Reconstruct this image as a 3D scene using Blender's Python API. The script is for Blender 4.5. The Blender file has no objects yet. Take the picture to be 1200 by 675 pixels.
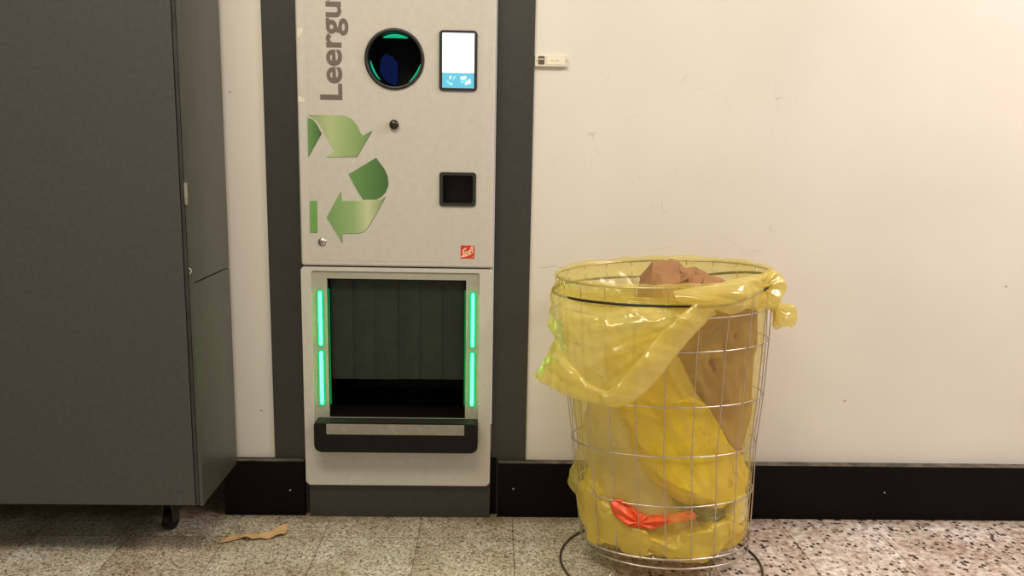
import bpy, bmesh, math, random
from mathutils import Vector, Matrix, noise
from mathutils.geometry import tessellate_polygon
PI = math.pi
S = bpy.context.scene
COL = S.collection
random.seed(7)

# ------------------------------------------------------------------ camera
CF, CP, CYW, CR = 964.76, math.radians(9.842), math.radians(1.459), math.radians(1.085)
CL = Vector((0, -2.623, 1.229))
fw = Vector((math.sin(CYW)*math.cos(CP), math.cos(CYW)*math.cos(CP), -math.sin(CP)))
rt0 = Vector((math.cos(CYW), -math.sin(CYW), 0)); up0 = rt0.cross(fw)
rt = math.cos(CR)*rt0 + math.sin(CR)*up0
up = -math.sin(CR)*rt0 + math.cos(CR)*up0
cd = bpy.data.cameras.new('camera'); cam = bpy.data.objects.new('camera', cd); COL.objects.link(cam)
cd.sensor_width = 36; cd.lens = CF*36/1200; cd.clip_start = .01
m = Matrix((rt, up, -fw)).transposed().to_4x4(); m.translation = CL
cam.matrix_world = m
S.camera = cam

def W(px, py, Y):
    "point on the vertical plane at depth Y that the photo shows at (px, py)"
    d = fw + rt*((px-600)/CF) + up*((337.5-py)/CF)
    return CL + d*((Y-CL.y)/d.y)

# ------------------------------------------------------------------ helpers
def lin(c):
    r = []
    for v in c[:3]:
        v = v/255
        r.append(v/12.92 if v <= .04045 else ((v+.055)/1.055)**2.4)
    return (*r, 1)

def link(name, me, mat=None, parent=None, smooth=False):
    o = bpy.data.objects.new(name, me); COL.objects.link(o)
    if mat: 
        me.materials.clear(); me.materials.append(mat)
    if parent: o.parent = parent
    if smooth:
        for p in me.polygons: p.use_smooth = True
    return o

def obj(name, bm, mat, parent=None, smooth=False, normals=True):
    if normals: bmesh.ops.recalc_face_normals(bm, faces=bm.faces)
    me = bpy.data.meshes.new(name); bm.to_mesh(me); bm.free()
    return link(name, me, mat, parent, smooth)

def tag(o, label=None, cat=None, group=None, kind=None):
    if label: o['label'] = label
    if cat: o['category'] = cat
    if group: o['group'] = group
    if kind: o['kind'] = kind
    return o

def empty(name, loc, label, cat, group=None):
    o = bpy.data.objects.new(name, None); COL.objects.link(o); o.location = loc
    o.empty_display_size = .05
    return tag(o, label, cat, group)

def under(parent, *obs):
    for o in obs:
        o.parent = parent; o.matrix_parent_inverse = Matrix.Translation(-parent.location)

def box(bm, x0, x1, y0, y1, z0, z1, bev=0, seg=3):
    b = bmesh.new()
    bmesh.ops.create_cube(b, size=1)
    for v in b.verts:
        v.co = Vector(((x0+x1)/2+v.co.x*(x1-x0), (y0+y1)/2+v.co.y*(y1-y0), (z0+z1)/2+v.co.z*(z1-z0)))
    if bev: bmesh.ops.bevel(b, geom=b.edges[:], offset=bev, segments=seg, profile=.5, affect='EDGES')
    add(bm, b)
    return bm

def add(bm, b):
    me = bpy.data.meshes.new('tmp'); b.to_mesh(me); b.free(); bm.from_mesh(me); bpy.data.meshes.remove(me)

def rrect(x0, x1, z0, z1, r, seg=6):
    pts = []
    rr = r if isinstance(r, (list, tuple)) else (r,)*4   # br, tr, tl, bl
    for (cx, cz, a, q) in ((x1, z0, -90, rr[0]), (x1, z1, 0, rr[1]), (x0, z1, 90, rr[2]), (x0, z0, 180, rr[3])):
        sx = -1 if cx == x1 else 1; sz = -1 if cz == z1 else 1
        if q <= 0: pts.append((cx, cz)); continue
        for i in range(seg+1):
            t = math.radians(a+90*i/seg)
            pts.append((cx+sx*q+q*math.cos(t), cz+sz*q+q*math.sin(t)))
    return pts

def circ(cx, cz, r, n=48): return [(cx+r*math.cos(2*PI*i/n), cz+r*math.sin(2*PI*i/n)) for i in range(n)]

def prism(bm, pts, y0, y1, bev=0, seg=2):
    "outline in x,z pushed from y0 (front) to y1 (back)"
    b = bmesh.new()
    A = [b.verts.new((x, y0, z)) for x, z in pts]; B = [b.verts.new((x, y1, z)) for x, z in pts]
    n = len(pts)
    if n > 5 and not bev:
        for t in tessellate_polygon([[Vector((x, z, 0)) for x, z in pts]]):
            try: b.faces.new([A[i] for i in t]); b.faces.new([B[i] for i in t[::-1]])
            except ValueError: pass
        f = None
    else: f = b.faces.new(A); b.faces.new(B[::-1])
    for i in range(n): b.faces.new((A[i], B[i], B[(i+1) % n], A[(i+1) % n]))
    if bev:
        bmesh.ops.bevel(b, geom=list(f.edges), offset=bev, segments=seg, profile=.5, affect='EDGES')
    bmesh.ops.triangulate(b, faces=[f for f in b.faces if len(f.verts) > 4], ngon_method='EAR_CLIP')
    add(bm, b); return bm

def frame(bm, outer, inner, y0, y1):
    "ring between two outlines with the same number of points"
    n = len(outer); b = bmesh.new()
    g = [[b.verts.new((x, y, z)) for x, z in p] for p in (outer, inner) for y in (y0, y1)]
    of, ob, nf, nb = g
    for i in range(n):
        j = (i+1) % n
        for q in ((of[i], of[j], nf[j], nf[i]), (ob[i], nb[i], nb[j], ob[j]), (of[i], ob[i], ob[j], of[j]), (nf[i], nf[j], nb[j], nb[i])):
            b.faces.new(q)
    add(bm, b); return bm

def tube(bm, pts, r, n=8, closed=False, cap=True):
    P = [Vector(p) for p in pts]; L = len(P); rings = []
    prev = None
    for i, p in enumerate(P):
        if closed: t = P[(i+1) % L]-P[i-1]
        else: t = P[min(i+1, L-1)]-P[max(i-1, 0)]
        t.normalize()
        if prev is None:
            a = Vector((0, 0, 1)) if abs(t.z) < .9 else Vector((1, 0, 0))
            nrm = t.cross(a).normalized()
        else: nrm = (prev - t*prev.dot(t)).normalized()
        prev = nrm; bi = t.cross(nrm)
        rr = r[i] if isinstance(r, list) else r
        rings.append([bm.verts.new(p+rr*(math.cos(2*PI*k/n)*nrm+math.sin(2*PI*k/n)*bi)) for k in range(n)])
    for i in range(L if closed else L-1):
        A, B = rings[i], rings[(i+1) % L]
        for k in range(n): bm.faces.new((A[k], A[(k+1) % n], B[(k+1) % n], B[k]))
    if not closed and cap: bm.faces.new(rings[0][::-1]); bm.faces.new(rings[-1])
    return bm

def spline(P, n):
    "catmull-rom through P"
    P = [Vector(p) for p in P]; out = []
    for i in range(len(P)-1):
        p0 = P[max(i-1, 0)]; p1 = P[i]; p2 = P[i+1]; p3 = P[min(i+2, len(P)-1)]
        for k in range(n):
            t = k/n
            out.append(.5*((2*p1)+(p2-p0)*t+(2*p0-5*p1+4*p2-p3)*t*t+(3*p1-p0-3*p2+p3)*t**3))
    out.append(P[-1]); return out

def boolean(o, cutters):
    "subtract the meshes in cutters from o and keep the result as plain mesh"
    tmp = []
    for bm in cutters:
        c = obj('cut', bm, None); tmp.append(c)
        md = o.modifiers.new('b', 'BOOLEAN'); md.operation = 'DIFFERENCE'; md.solver = 'EXACT'; md.object = c
    bpy.context.view_layer.update()
    dg = bpy.context.evaluated_depsgraph_get()
    me = bpy.data.meshes.new_from_object(o.evaluated_get(dg))
    o.modifiers.clear(); o.data = me
    for c in tmp: bpy.data.objects.remove(c)
    return o

def ridge(v, k=1.0):
    "crumpled sheet: flat facets meeting in sharp creases, about -1..1"
    d, _ = noise.voronoi(v*k)
    return (d[1]-d[0])*1.6-.5

_r = random.Random(5)
_D = [Vector((_r.gauss(0, 1), _r.gauss(0, 1), _r.gauss(0, 1))).normalized() for _ in range(40)]
def crumple(v, f=8, o=0, n=4, warp=.22):
    "folded-sheet relief: flat facets between sharp straight creases, about -1..1"
    s_ = 0; a = 1; tot = 0
    wv = noise.noise_vector(v*f*.35+Vector((o, o*.7, -o)))*warp
    for i in range(n):
        d = _D[(i*3+o*7) % 40]
        t = (v.dot(d)*f*(1+.37*i)+wv.dot(_D[(i+o+11) % 40])*2+i*.31+o) % 1.0
        s_ += a*(abs(t-.5)*4-1); tot += a; a *= .72
    return s_/tot*1.6

# ------------------------------------------------------------------ materials
def mat(name):
    M = bpy.data.materials.new(name); M.use_nodes = True; nt = M.node_tree; nt.nodes.clear()
    out = nt.nodes.new('ShaderNodeOutputMaterial')
    return M, nt, out
def N(nt, t, **k):
    n = nt.nodes.new(t)
    for a, b in k.items():
        if a[0] == '_': setattr(n, a[1:], b)
        else: n.inputs[a.replace('_', ' ')].default_value = b
    return n
def L(nt, a, b): nt.links.new(a, b)
def ramp(nt, src, stops):
    r = nt.nodes.new('ShaderNodeValToRGB'); L(nt, src, r.inputs[0])
    e = r.color_ramp.elements
    while len(e) > 1: e.remove(e[0])
    e[0].position, e[0].color = stops[0][0], stops[0][1]
    for p, c in stops[1:]:
        q = e.new(p); q.color = c
    return r
def g(v): return (v, v, v, 1)
def mixc(nt, fac, a, b, mode='MIX'):
    n = nt.nodes.new('ShaderNodeMix'); n.data_type = 'RGBA'; n.blend_type = mode
    for s, v in ((n.inputs[0], fac), (n.inputs[6], a), (n.inputs[7], b)):
        if hasattr(v, 'is_output'): L(nt, v, s)
        else: s.default_value = v
    return n.outputs[2]
def math_(nt, op, a, b=None, c=None):
    n = nt.nodes.new('ShaderNodeMath'); n.operation = op
    for i, v in enumerate((a, b, c)):
        if v is None: continue
        if hasattr(v, 'is_output'): L(nt, v, n.inputs[i])
        else: n.inputs[i].default_value = v
    return n.outputs[0]

def plain(name, c, rough=.5, metal=0, var=.06, scale=30, bump=0, bscale=200, spec=.5, coat=0):
    M, nt, out = mat(name)
    p = N(nt, 'ShaderNodeBsdfPrincipled'); L(nt, p.outputs[0], out.inputs[0])
    tc = N(nt, 'ShaderNodeTexCoord'); nz = N(nt, 'ShaderNodeTexNoise', Scale=scale, Detail=6.0)
    L(nt, tc.outputs['Object'], nz.inputs['Vector'])
    col = lin(c)
    a = tuple(v*(1-var*2) for v in col[:3])+(1,); b = tuple(min(1, v*(1+var*2)) for v in col[:3])+(1,)
    r = ramp(nt, nz.outputs[0], [(.3, a), (.7, b)]); L(nt, r.outputs[0], p.inputs['Base Color'])
    p.inputs['Roughness'].default_value = rough; p.inputs['Metallic'].default_value = metal
    p.inputs['Specular IOR Level'].default_value = spec; p.inputs['Coat Weight'].default_value = coat
    if bump:
        n2 = N(nt, 'ShaderNodeTexNoise', Scale=bscale, Detail=4.0); L(nt, tc.outputs['Object'], n2.inputs['Vector'])
        b_ = N(nt, 'ShaderNodeBump', Strength=bump, Distance=.002); L(nt, n2.outputs[0], b_.inputs['Height']); L(nt, b_.outputs[0], p.inputs['Normal'])
    return M

def emit(name, c, s):
    M, nt, out = mat(name)
    e = N(nt, 'ShaderNodeEmission', Color=c, Strength=s); L(nt, e.outputs[0], out.inputs[0]); return M

def film(name, c, opacity=.5, tint=None, gloss=.10, rough=.16, tl=.5, bump=.5):
    "thin plastic film: partly see-through, lets light through, shiny"
    M, nt, out = mat(name)
    tc = N(nt, 'ShaderNodeTexCoord')
    n1 = N(nt, 'ShaderNodeTexNoise', Scale=28.0, Detail=3.0, Distortion=1.2); L(nt, tc.outputs['Object'], n1.inputs['Vector'])
    n2 = N(nt, 'ShaderNodeTexNoise', Scale=9.0, Detail=3.0); L(nt, tc.outputs['Object'], n2.inputs['Vector'])
    bp = N(nt, 'ShaderNodeBump', Strength=bump, Distance=.004); L(nt, n1.outputs[0], bp.inputs['Height'])
    d = N(nt, 'ShaderNodeBsdfDiffuse', Color=lin(c)); t = N(nt, 'ShaderNodeBsdfTranslucent', Color=lin(c))
    tr = N(nt, 'ShaderNodeBsdfTransparent', Color=tint or lin(c))
    gl = N(nt, 'ShaderNodeBsdfGlossy', Color=(1, .97, .85, 1), Roughness=rough)
    for n in (d, t, gl): L(nt, bp.outputs[0], n.inputs['Normal'])
    m1 = N(nt, 'ShaderNodeMixShader', Fac=tl); L(nt, d.outputs[0], m1.inputs[1]); L(nt, t.outputs[0], m1.inputs[2])
    op = ramp(nt, n2.outputs[0], [(.3, g(max(0, opacity-.12))), (.7, g(min(1, opacity+.12)))])
    m2 = N(nt, 'ShaderNodeMixShader'); L(nt, op.outputs[0], m2.inputs[0]); L(nt, tr.outputs[0], m2.inputs[1]); L(nt, m1.outputs[0], m2.inputs[2])
    lw = N(nt, 'ShaderNodeLayerWeight', Blend=.35); L(nt, bp.outputs[0], lw.inputs['Normal'])
    fc = math_(nt, 'MULTIPLY_ADD', lw.outputs['Facing'], gloss*2.2, gloss*.5)
    m3 = N(nt, 'ShaderNodeMixShader'); L(nt, fc, m3.inputs[0]); L(nt, m2.outputs[0], m3.inputs[1]); L(nt, gl.outputs[0], m3.inputs[2])
    L(nt, m3.outputs[0], out.inputs[0]); return M

# wall plaster with faint scratches and specks
def wall_material():
    M, nt, out = mat('painted wall')
    p = N(nt, 'ShaderNodeBsdfPrincipled', Roughness=.55); L(nt, p.outputs[0], out.inputs[0])
    p.inputs['Specular IOR Level'].default_value = .3
    tc = N(nt, 'ShaderNodeTexCoord'); o = tc.outputs['Object']
    sp = N(nt, 'ShaderNodeSeparateXYZ'); L(nt, o, sp.inputs[0])
    big = N(nt, 'ShaderNodeTexNoise', Scale=2.0, Detail=4.0); L(nt, o, big.inputs['Vector'])
    base = ramp(nt, big.outputs[0], [(.3, (.74, .69, .615, 1)), (.7, (.80, .75, .68, 1))])
    # squiggly hair-thin scratches
    sc = N(nt, 'ShaderNodeTexNoise', Scale=5.5, Detail=1.5, Distortion=.8); L(nt, o, sc.inputs['Vector'])
    th = math_(nt, 'LESS_THAN', math_(nt, 'ABSOLUTE', math_(nt, 'SUBTRACT', sc.outputs[0], .5)), .0022)
    mk = N(nt, 'ShaderNodeTexNoise', Scale=7.0, Detail=2.0); mp = N(nt, 'ShaderNodeMapping'); mp.inputs['Location'].default_value = (3, 1, 8)
    L(nt, o, mp.inputs[0]); L(nt, mp.outputs[0], mk.inputs['Vector'])
    mkr = ramp(nt, mk.outputs[0], [(.52, g(0)), (.6, g(1))])
    # only within reach of passers-by: 0.8 to 1.4 m high and left of x 1.2
    zb = math_(nt, 'MULTIPLY', math_(nt, 'GREATER_THAN', sp.outputs[2], .84), math_(nt, 'LESS_THAN', sp.outputs[2], 1.45))
    zb = math_(nt, 'MULTIPLY', zb, math_(nt, 'LESS_THAN', sp.outputs[0], .95))
    zb = math_(nt, 'MULTIPLY', zb, math_(nt, 'GREATER_THAN', sp.outputs[0], .1))
    f1 = math_(nt, 'MULTIPLY', math_(nt, 'MULTIPLY', th, mkr.outputs[0]), math_(nt, 'MULTIPLY', zb, .28))
    c1 = mixc(nt, f1, base.outputs[0], lin((120, 95, 70)))
    # specks
    vo = N(nt, 'ShaderNodeTexVoronoi', Scale=16.0); L(nt, o, vo.inputs['Vector'])
    dot = math_(nt, 'LESS_THAN', vo.outputs['Distance'], .07)
    rnd = N(nt, 'ShaderNodeSeparateColor'); L(nt, vo.outputs['Color'], rnd.inputs[0])
    sel = math_(nt, 'GREATER_THAN', rnd.outputs[0], .955)
    c2 = mixc(nt, math_(nt, 'MULTIPLY', math_(nt, 'MULTIPLY', dot, sel), .5), c1, lin((120, 70, 50)))
    # rub marks in a band behind the bin rim
    rb = N(nt, 'ShaderNodeTexNoise', Scale=38.0, Detail=5.0); mp2 = N(nt, 'ShaderNodeMapping'); mp2.inputs['Scale'].default_value = (.35, 1, 1)
    L(nt, o, mp2.inputs[0]); L(nt, mp2.outputs[0], rb.inputs['Vector'])
    rbr = ramp(nt, rb.outputs[0], [(.63, g(0)), (.7, g(1))])
    band = ramp(nt, math_(nt, 'ABSOLUTE', math_(nt, 'SUBTRACT', sp.outputs[2], .885)), [(0, g(1)), (.07, g(0))])
    bx = ramp(nt, math_(nt, 'ABSOLUTE', math_(nt, 'SUBTRACT', sp.outputs[0], .72)), [(.0, g(1)), (.4, g(0))])
    f3 = math_(nt, 'MULTIPLY', math_(nt, 'MULTIPLY', rbr.outputs[0], band.outputs[0]), math_(nt, 'MULTIPLY', bx.outputs[0], .4))
    c3 = mixc(nt, f3, c2, lin((140, 100, 75)))
    L(nt, c3, p.inputs['Base Color'])
    fn = N(nt, 'ShaderNodeTexNoise', Scale=160.0, Detail=3.0); L(nt, o, fn.inputs['Vector'])
    b = N(nt, 'ShaderNodeBump', Strength=.12, Distance=.001); L(nt, fn.outputs[0], b.inputs['Height']); L(nt, b.outputs[0], p.inputs['Normal'])
    return M

def floor_material():
    M, nt, out = mat('terrazzo tiles')
    p = N(nt, 'ShaderNodeBsdfPrincipled', Roughness=.42); L(nt, p.outputs[0], out.inputs[0])
    tc = N(nt, 'ShaderNodeTexCoord'); o = tc.outputs['Object']
    sp = N(nt, 'ShaderNodeSeparateXYZ'); L(nt, o, sp.inputs[0]); X, Y = sp.outputs[0], sp.outputs[1]
    tx = math_(nt, 'MULTIPLY', math_(nt, 'ADD', X, 30-.0803), 1/.3)
    ty = math_(nt, 'MULTIPLY', math_(nt, 'ADD', Y, 30.188), 1/.3)
    ix = math_(nt, 'FLOOR', tx); iy = math_(nt, 'FLOOR', ty)
    fx = math_(nt, 'FRACT', tx); fy = math_(nt, 'FRACT', ty)
    cb = N(nt, 'ShaderNodeCombineXYZ'); L(nt, ix, cb.inputs[0]); L(nt, iy, cb.inputs[1])
    wn = N(nt, 'ShaderNodeTexWhiteNoise'); L(nt, cb.outputs[0], wn.inputs['Vector'])
    # fine terrazzo (left): small beige, grey and brown grains
    v1 = N(nt, 'ShaderNodeTexVoronoi', Scale=190.0); L(nt, o, v1.inputs['Vector'])
    s1 = N(nt, 'ShaderNodeSeparateColor'); L(nt, v1.outputs['Color'], s1.inputs[0])
    fine = ramp(nt, s1.outputs[0], [(0, lin((112, 102, 88))), (.16, lin((166, 156, 138))), (.45, lin((208, 199, 180))), (.8, lin((230, 222, 204))), (1, lin((250, 243, 228)))])
    # coarse terrazzo (right): pink-beige with scattered black and brown chips
    v2 = N(nt, 'ShaderNodeTexVoronoi', Scale=70.0, Randomness=1.0)
    wob = N(nt, 'ShaderNodeTexNoise', Scale=90.0, Detail=2.0); L(nt, o, wob.inputs['Vector'])
    wv = N(nt, 'ShaderNodeVectorMath', _operation='MULTIPLY_ADD'); L(nt, wob.outputs['Color'], wv.inputs[0]); wv.inputs[1].default_value = (.012, .012, 0); L(nt, o, wv.inputs[2])
    L(nt, wv.outputs[0], v2.inputs['Vector'])
    s2 = N(nt, 'ShaderNodeSeparateColor'); L(nt, v2.outputs['Color'], s2.inputs[0])
    n2 = N(nt, 'ShaderNodeTexNoise', Scale=45.0, Detail=5.0); L(nt, o, n2.inputs['Vector'])
    cbase = ramp(nt, n2.outputs[0], [(.38, lin((196, 176, 166))), (.5, lin((226, 213, 204))), (.62, lin((246, 240, 232)))])
    sz = math_(nt, 'LESS_THAN', v2.outputs['Distance'], math_(nt, 'MULTIPLY_ADD', s2.outputs[1], .38, .24))
    blk = math_(nt, 'MULTIPLY', math_(nt, 'GREATER_THAN', s2.outputs[0], .70), sz)
    brn = math_(nt, 'MULTIPLY', math_(nt, 'LESS_THAN', s2.outputs[0], .22), sz)
    coarse = mixc(nt, math_(nt, 'MULTIPLY', brn, .75), cbase.outputs[0], lin((164, 132, 118)))
    coarse = mixc(nt, math_(nt, 'MULTIPLY', blk, .92), coarse, lin((44, 36, 33)))
    side = math_(nt, 'GREATER_THAN', X, .3803)
    c = mixc(nt, side, fine.outputs[0], coarse)
    tint = ramp(nt, wn.outputs[0], [(0, (.84, .76, .71, 1)), (.5, (.93, .91, .89, 1)), (1, (1, 1, 1, 1))])
    c = mixc(nt, 1.0, c, tint.outputs[0], 'MULTIPLY')
    # dirt
    dn = N(nt, 'ShaderNodeTexNoise', Scale=6.0, Detail=6.0); L(nt, o, dn.inputs['Vector'])
    dr = ramp(nt, dn.outputs[0], [(.4, g(1)), (.65, (.74, .69, .62, 1))]); c = mixc(nt, 1.0, c, dr.outputs[0], 'MULTIPLY')
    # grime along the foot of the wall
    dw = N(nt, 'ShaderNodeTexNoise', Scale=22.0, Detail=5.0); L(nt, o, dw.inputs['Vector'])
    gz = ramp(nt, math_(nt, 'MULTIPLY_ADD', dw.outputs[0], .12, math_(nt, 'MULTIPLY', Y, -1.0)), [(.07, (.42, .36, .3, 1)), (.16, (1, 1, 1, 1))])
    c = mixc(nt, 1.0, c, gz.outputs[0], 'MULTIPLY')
    # joints
    def edge(f, w):
        a = math_(nt, 'ABSOLUTE', math_(nt, 'SUBTRACT', f, .5)); return math_(nt, 'GREATER_THAN', a, .5-w)
    jy = math_(nt, 'MULTIPLY', edge(fy, .005), math_(nt, 'SUBTRACT', 1.0, math_(nt, 'MULTIPLY', side, .8)))
    j = math_(nt, 'MAXIMUM', edge(fx, .005), jy)
    c = mixc(nt, math_(nt, 'MULTIPLY', j, .62), c, lin((62, 52, 42)))
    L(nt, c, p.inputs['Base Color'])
    b = N(nt, 'ShaderNodeBump', Strength=.35, Distance=.002); b.invert = True; L(nt, j, b.inputs['Height']); L(nt, b.outputs[0], p.inputs['Normal'])
    return M

M_wall = wall_material(); M_floor = floor_material()
M_silver = plain('silver painted metal', (203, 197, 188), .42, 0, .02, 60, .10, 400)
M_silver2 = plain('silver foil panel', (200, 194, 184), .45, 0, .02, 60, .10, 400)
M_inner = plain('grey inner frame', (168, 166, 150), .4, 0, .03, 50)
M_dark = plain('anthracite panel', (56, 54, 50), .45, 0, .05, 60, .12, 500)
M_cab = plain('dark grey cabinet paint', (72, 71, 69), .42, 0, .05, 70, .15, 500)
M_cabside = plain('grey cabinet side sheet', (76, 76, 68), .35, .1, .05, 12, .1, 300)
M_cabedge = plain('worn cabinet edge', (52, 50, 46), .5, 0, .2, 14)
M_black = plain('black plastic', (17, 16, 13), .42, 0, .1, 40, spec=.25)
M_rubber = plain('rubber strip', (25, 36, 23), .6, 0, .12, 25, .2, 150)
M_bezel = plain('dark bezel', (40, 38, 32), .4, 0, .05, 40)
M_base = plain('black skirting', (9, 8, 6), .42, 0, .12, 8, .1, 120, .12)
M_dust = plain('dusty ledge', (92, 84, 74), .8, 0, .3, 25, .3, 150)
M_chrome = plain('zinc wire', (205, 196, 186), .28, .95, .06, 60)
M_dullwire = plain('dull steel wire', (98, 86, 74), .45, .7, .2, 30)
M_steel = plain('scratched steel strip', (150, 146, 134), .4, .2, .06, 60)
M_white = plain('white plastic', (226, 218, 202), .5, 0, .03, 30)
M_label = plain('paper label', (240, 232, 208), .7, 0, .02, 30)
M_dkbrown = plain('brown grey window', (96, 84, 74), .4, 0, .05, 30)
M_text = plain('grey lettering', (112, 98, 88), .5, 0, .03, 30)
M_red = plain('red label', (214, 58, 34), .5, 0, .04, 30)
M_cream = plain('cream print', (248, 205, 170), .5, 0, .02, 30)
M_brown = plain('brown kraft paper', (158, 114, 72), .8, 0, .05, 9, .2, 90)
M_orange = plain('orange plastic', (240, 92, 40), .4, 0, .08, 20)
M_olive = plain('grey green plastic', (110, 108, 72), .35, 0, .15, 20)
M_crumb = plain('crumbs', (178, 160, 132), .8, 0, .3, 90)
M_cord = plain('black elastic', (22, 18, 14), .5, 0, .1, 60)
M_mirror = plain('blue black back', (5, 6, 12), .5, 0, .1, 20, spec=.1)
M_bluelit = plain('blue flap', (18, 26, 120), .35, 0, .1, 20)
M_film = film('yellow film', (250, 232, 122), .54, tint=(1, .98, .78, 1), gloss=.11, rough=.20, tl=.45, bump=.12)
M_liner = film('yellow liner film', (250, 232, 122), .27, tint=(1, .985, .82, 1), gloss=.06, rough=.22, tl=.4, bump=.25)
M_dense = film('dense yellow film', (248, 222, 66), .84, tint=(1, .93, .35, 1), gloss=.05, tl=.25, bump=.2)
M_clear = film('milky clear film', (236, 222, 180), .5, tint=(1, .98, .92, 1), gloss=.08, tl=.3, bump=.3)

# ------------------------------------------------------------------ the setting
MX0, MX1, MF = -.5965, .0035, -.055            # machine sides and front
SX0, SX1 = -.7097, .1225                        # surround sides
bm = box(bmesh.new(), -3.2, 3.4, -3.6, .9, -.05, 0)
tag(obj('floor', bm, M_floor), 'terrazzo tile floor, fine beige tiles left and coarse speckled tiles right', 'floor', kind='structure')
w = obj('wall_back', box(bmesh.new(), -.8725, 3.4, 0, .12, 0, 3.0), M_wall)
boolean(w, [box(bmesh.new(), SX0+.01, SX1-.01, -.1, .3, -.1, 2.2)])
tag(w, 'cream painted wall with faint scratches', 'wall', kind='structure')
# dark alcove behind the cabinet
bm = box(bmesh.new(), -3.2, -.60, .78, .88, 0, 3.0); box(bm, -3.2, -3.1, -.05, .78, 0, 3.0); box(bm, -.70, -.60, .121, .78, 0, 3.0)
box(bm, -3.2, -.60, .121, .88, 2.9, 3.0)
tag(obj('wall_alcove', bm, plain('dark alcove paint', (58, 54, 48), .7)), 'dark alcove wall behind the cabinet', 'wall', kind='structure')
# surround: an anthracite frame set in the wall round the machine
bm = bmesh.new()
for a, b in ((SX0, MX0-.004), (MX1+.004, SX1)): box(bm, a, b, -.010, .05, 0.001, 2.25, .0015, 2)
box(bm, SX0, SX1, -.010, .05, 2.1, 2.25)
tag(obj('trim_1', bm, M_dark), 'anthracite flat frame around the bottle machine', 'trim', kind='structure')
# skirting boards
def skirting(name, x0, x1, screws, label):
    o = obj(name, box(bmesh.new(), x0, x1, -.036, -.0105 if x1 < 0 else -.011, .0, .190, .002, 2), M_base)
    tag(o, label, 'skirting board', kind='structure')
    bm = bmesh.new()
    n = 60                                       # dusty upper edge with a ragged line where the wall paint stops
    xs = [x0+.002+(x1-x0-.004)*i/n for i in range(n+1)]
    A = [bm.verts.new((x, -.0355, .1903)) for x in xs]; B = [bm.verts.new((x, -.0112, .1903)) for x in xs]
    for i in range(n): bm.faces.new((A[i], A[i+1], B[i+1], B[i]))
    if x1 > 1:
        C0 = [bm.verts.new((SX1+.002+(x1-SX1-.004)*i/n, y, .1904)) for y in (-.0115, -.0004) for i in range(n+1)]
        for i in range(n): bm.faces.new((C0[i], C0[i+1], C0[n+2+i], C0[n+1+i]))
    obj('dusty_ledge', bm, M_dust, o)
    for x, z in screws:
        b = bmesh.new(); bmesh.ops.create_uvsphere(b, u_segments=12, v_segments=6, radius=.0034)
        for v in b.verts: v.co = Vector((v.co.x+x, v.co.y*.5-.036, v.co.z+z))
        obj('screw_head', b, M_steel, o, True)
    return o
p1 = W(340, 574.5, -.036); p2 = W(601.5, 573, -.036); p3 = W(1036.5, 577.5, -.036)
skirting('baseboard_left', -.873, MX0-.012, [(p1.x, p1.z)], 'black skirting board between the dark cabinet and the bottle machine')
sb = skirting('baseboard_right', .030, 3.39, [(p2.x, p2.z), (p3.x, p3.z)], 'long black skirting board right of the bottle machine, behind the bin')
# packing strip closing the gap between skirting and wall surface beyond the frame
bm = box(bmesh.new(), SX1+.001, 3.39, -.011, 0, 0, .1895); box(bm, -.873, SX0-.001, -.0105, 0, 0, .1895)
tag(obj('trim_2', bm, M_base), 'packing strip behind the skirting boards', 'trim', kind='structure')

# ------------------------------------------------------------------ bottle return machine
RVM = empty('bottle_return_machine', ((MX0+MX1)/2, MF, 0), 'silver reverse vending machine with green lights, round bottle hole and lit screen', 'vending machine')
def part(name, bm, m, parent=None, smooth=False, **k):
    o = obj(name, bm, m, None, smooth, **k)
    if parent is None: under(RVM, o)
    else: o.parent = parent
    return o
RC = (-.3016, 1.4775); RR = .0905
bm = bmesh.new(); prism(bm, rrect(MX0, MX1, .8455, 2.08, .009, 4), MF, .34, .007, 4)
up_ = obj('upper_door', bm, M_silver)
cut = [prism(bmesh.new(), circ(*RC, .081), -.2, .10), prism(bmesh.new(), rrect(-.1555, -.0613, 1.0475, 1.1345, .008), -.2, .0)]
boolean(up_, cut); under(RVM, up_)
# printed foil over the door: a hair thicker than the door face
fo = obj('front_foil', prism(bmesh.new(), rrect(-.5655, -.0355, .862, 2.06, .004, 3), MF-.0006, MF+.002), M_silver2)
boolean(fo, [prism(bmesh.new(), circ(*RC, .084), -.2, .2), prism(bmesh.new(), rrect(-.158, -.059, 1.045, 1.137, .008), -.2, .2)]); under(RVM, fo)
# narrow side beads of the door
bm = bmesh.new(); prism(bm, rrect(MX1-.006, MX1+.0005, .8465, 2.07, .001, 2), MF+.004, .1); part('side_bead', bm, M_inner)

# round bottle hole
def ring_lathe(prof, c, n=64):
    bm = bmesh.new(); R = []
    for r, y in prof: R.append([bm.verts.new((c[0]+r*math.cos(2*PI*k/n), y, c[1]+r*math.sin(2*PI*k/n))) for k in range(n)])
    for a, b in zip(R, R[1:]):
        for k in range(n): bm.faces.new((a[k], a[(k+1) % n], b[(k+1) % n], b[k]))
    return bm
hole = part('bottle_hole_ring', ring_lathe([(.080, .0), (.080, MF-.004), (.0815, MF-.007), (.086, MF-.008), (.0898, MF-.005), (.0905, MF+.001)], RC), M_bezel, None, True)
part('hole_tube', ring_lathe([(.0797, MF+.002), (.0795, .09)], RC), M_black, hole, True)
bm = bmesh.new(); prism(bm, circ(*RC, .0795), .070, .078); part('hole_back', bm, M_mirror, hole)
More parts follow.
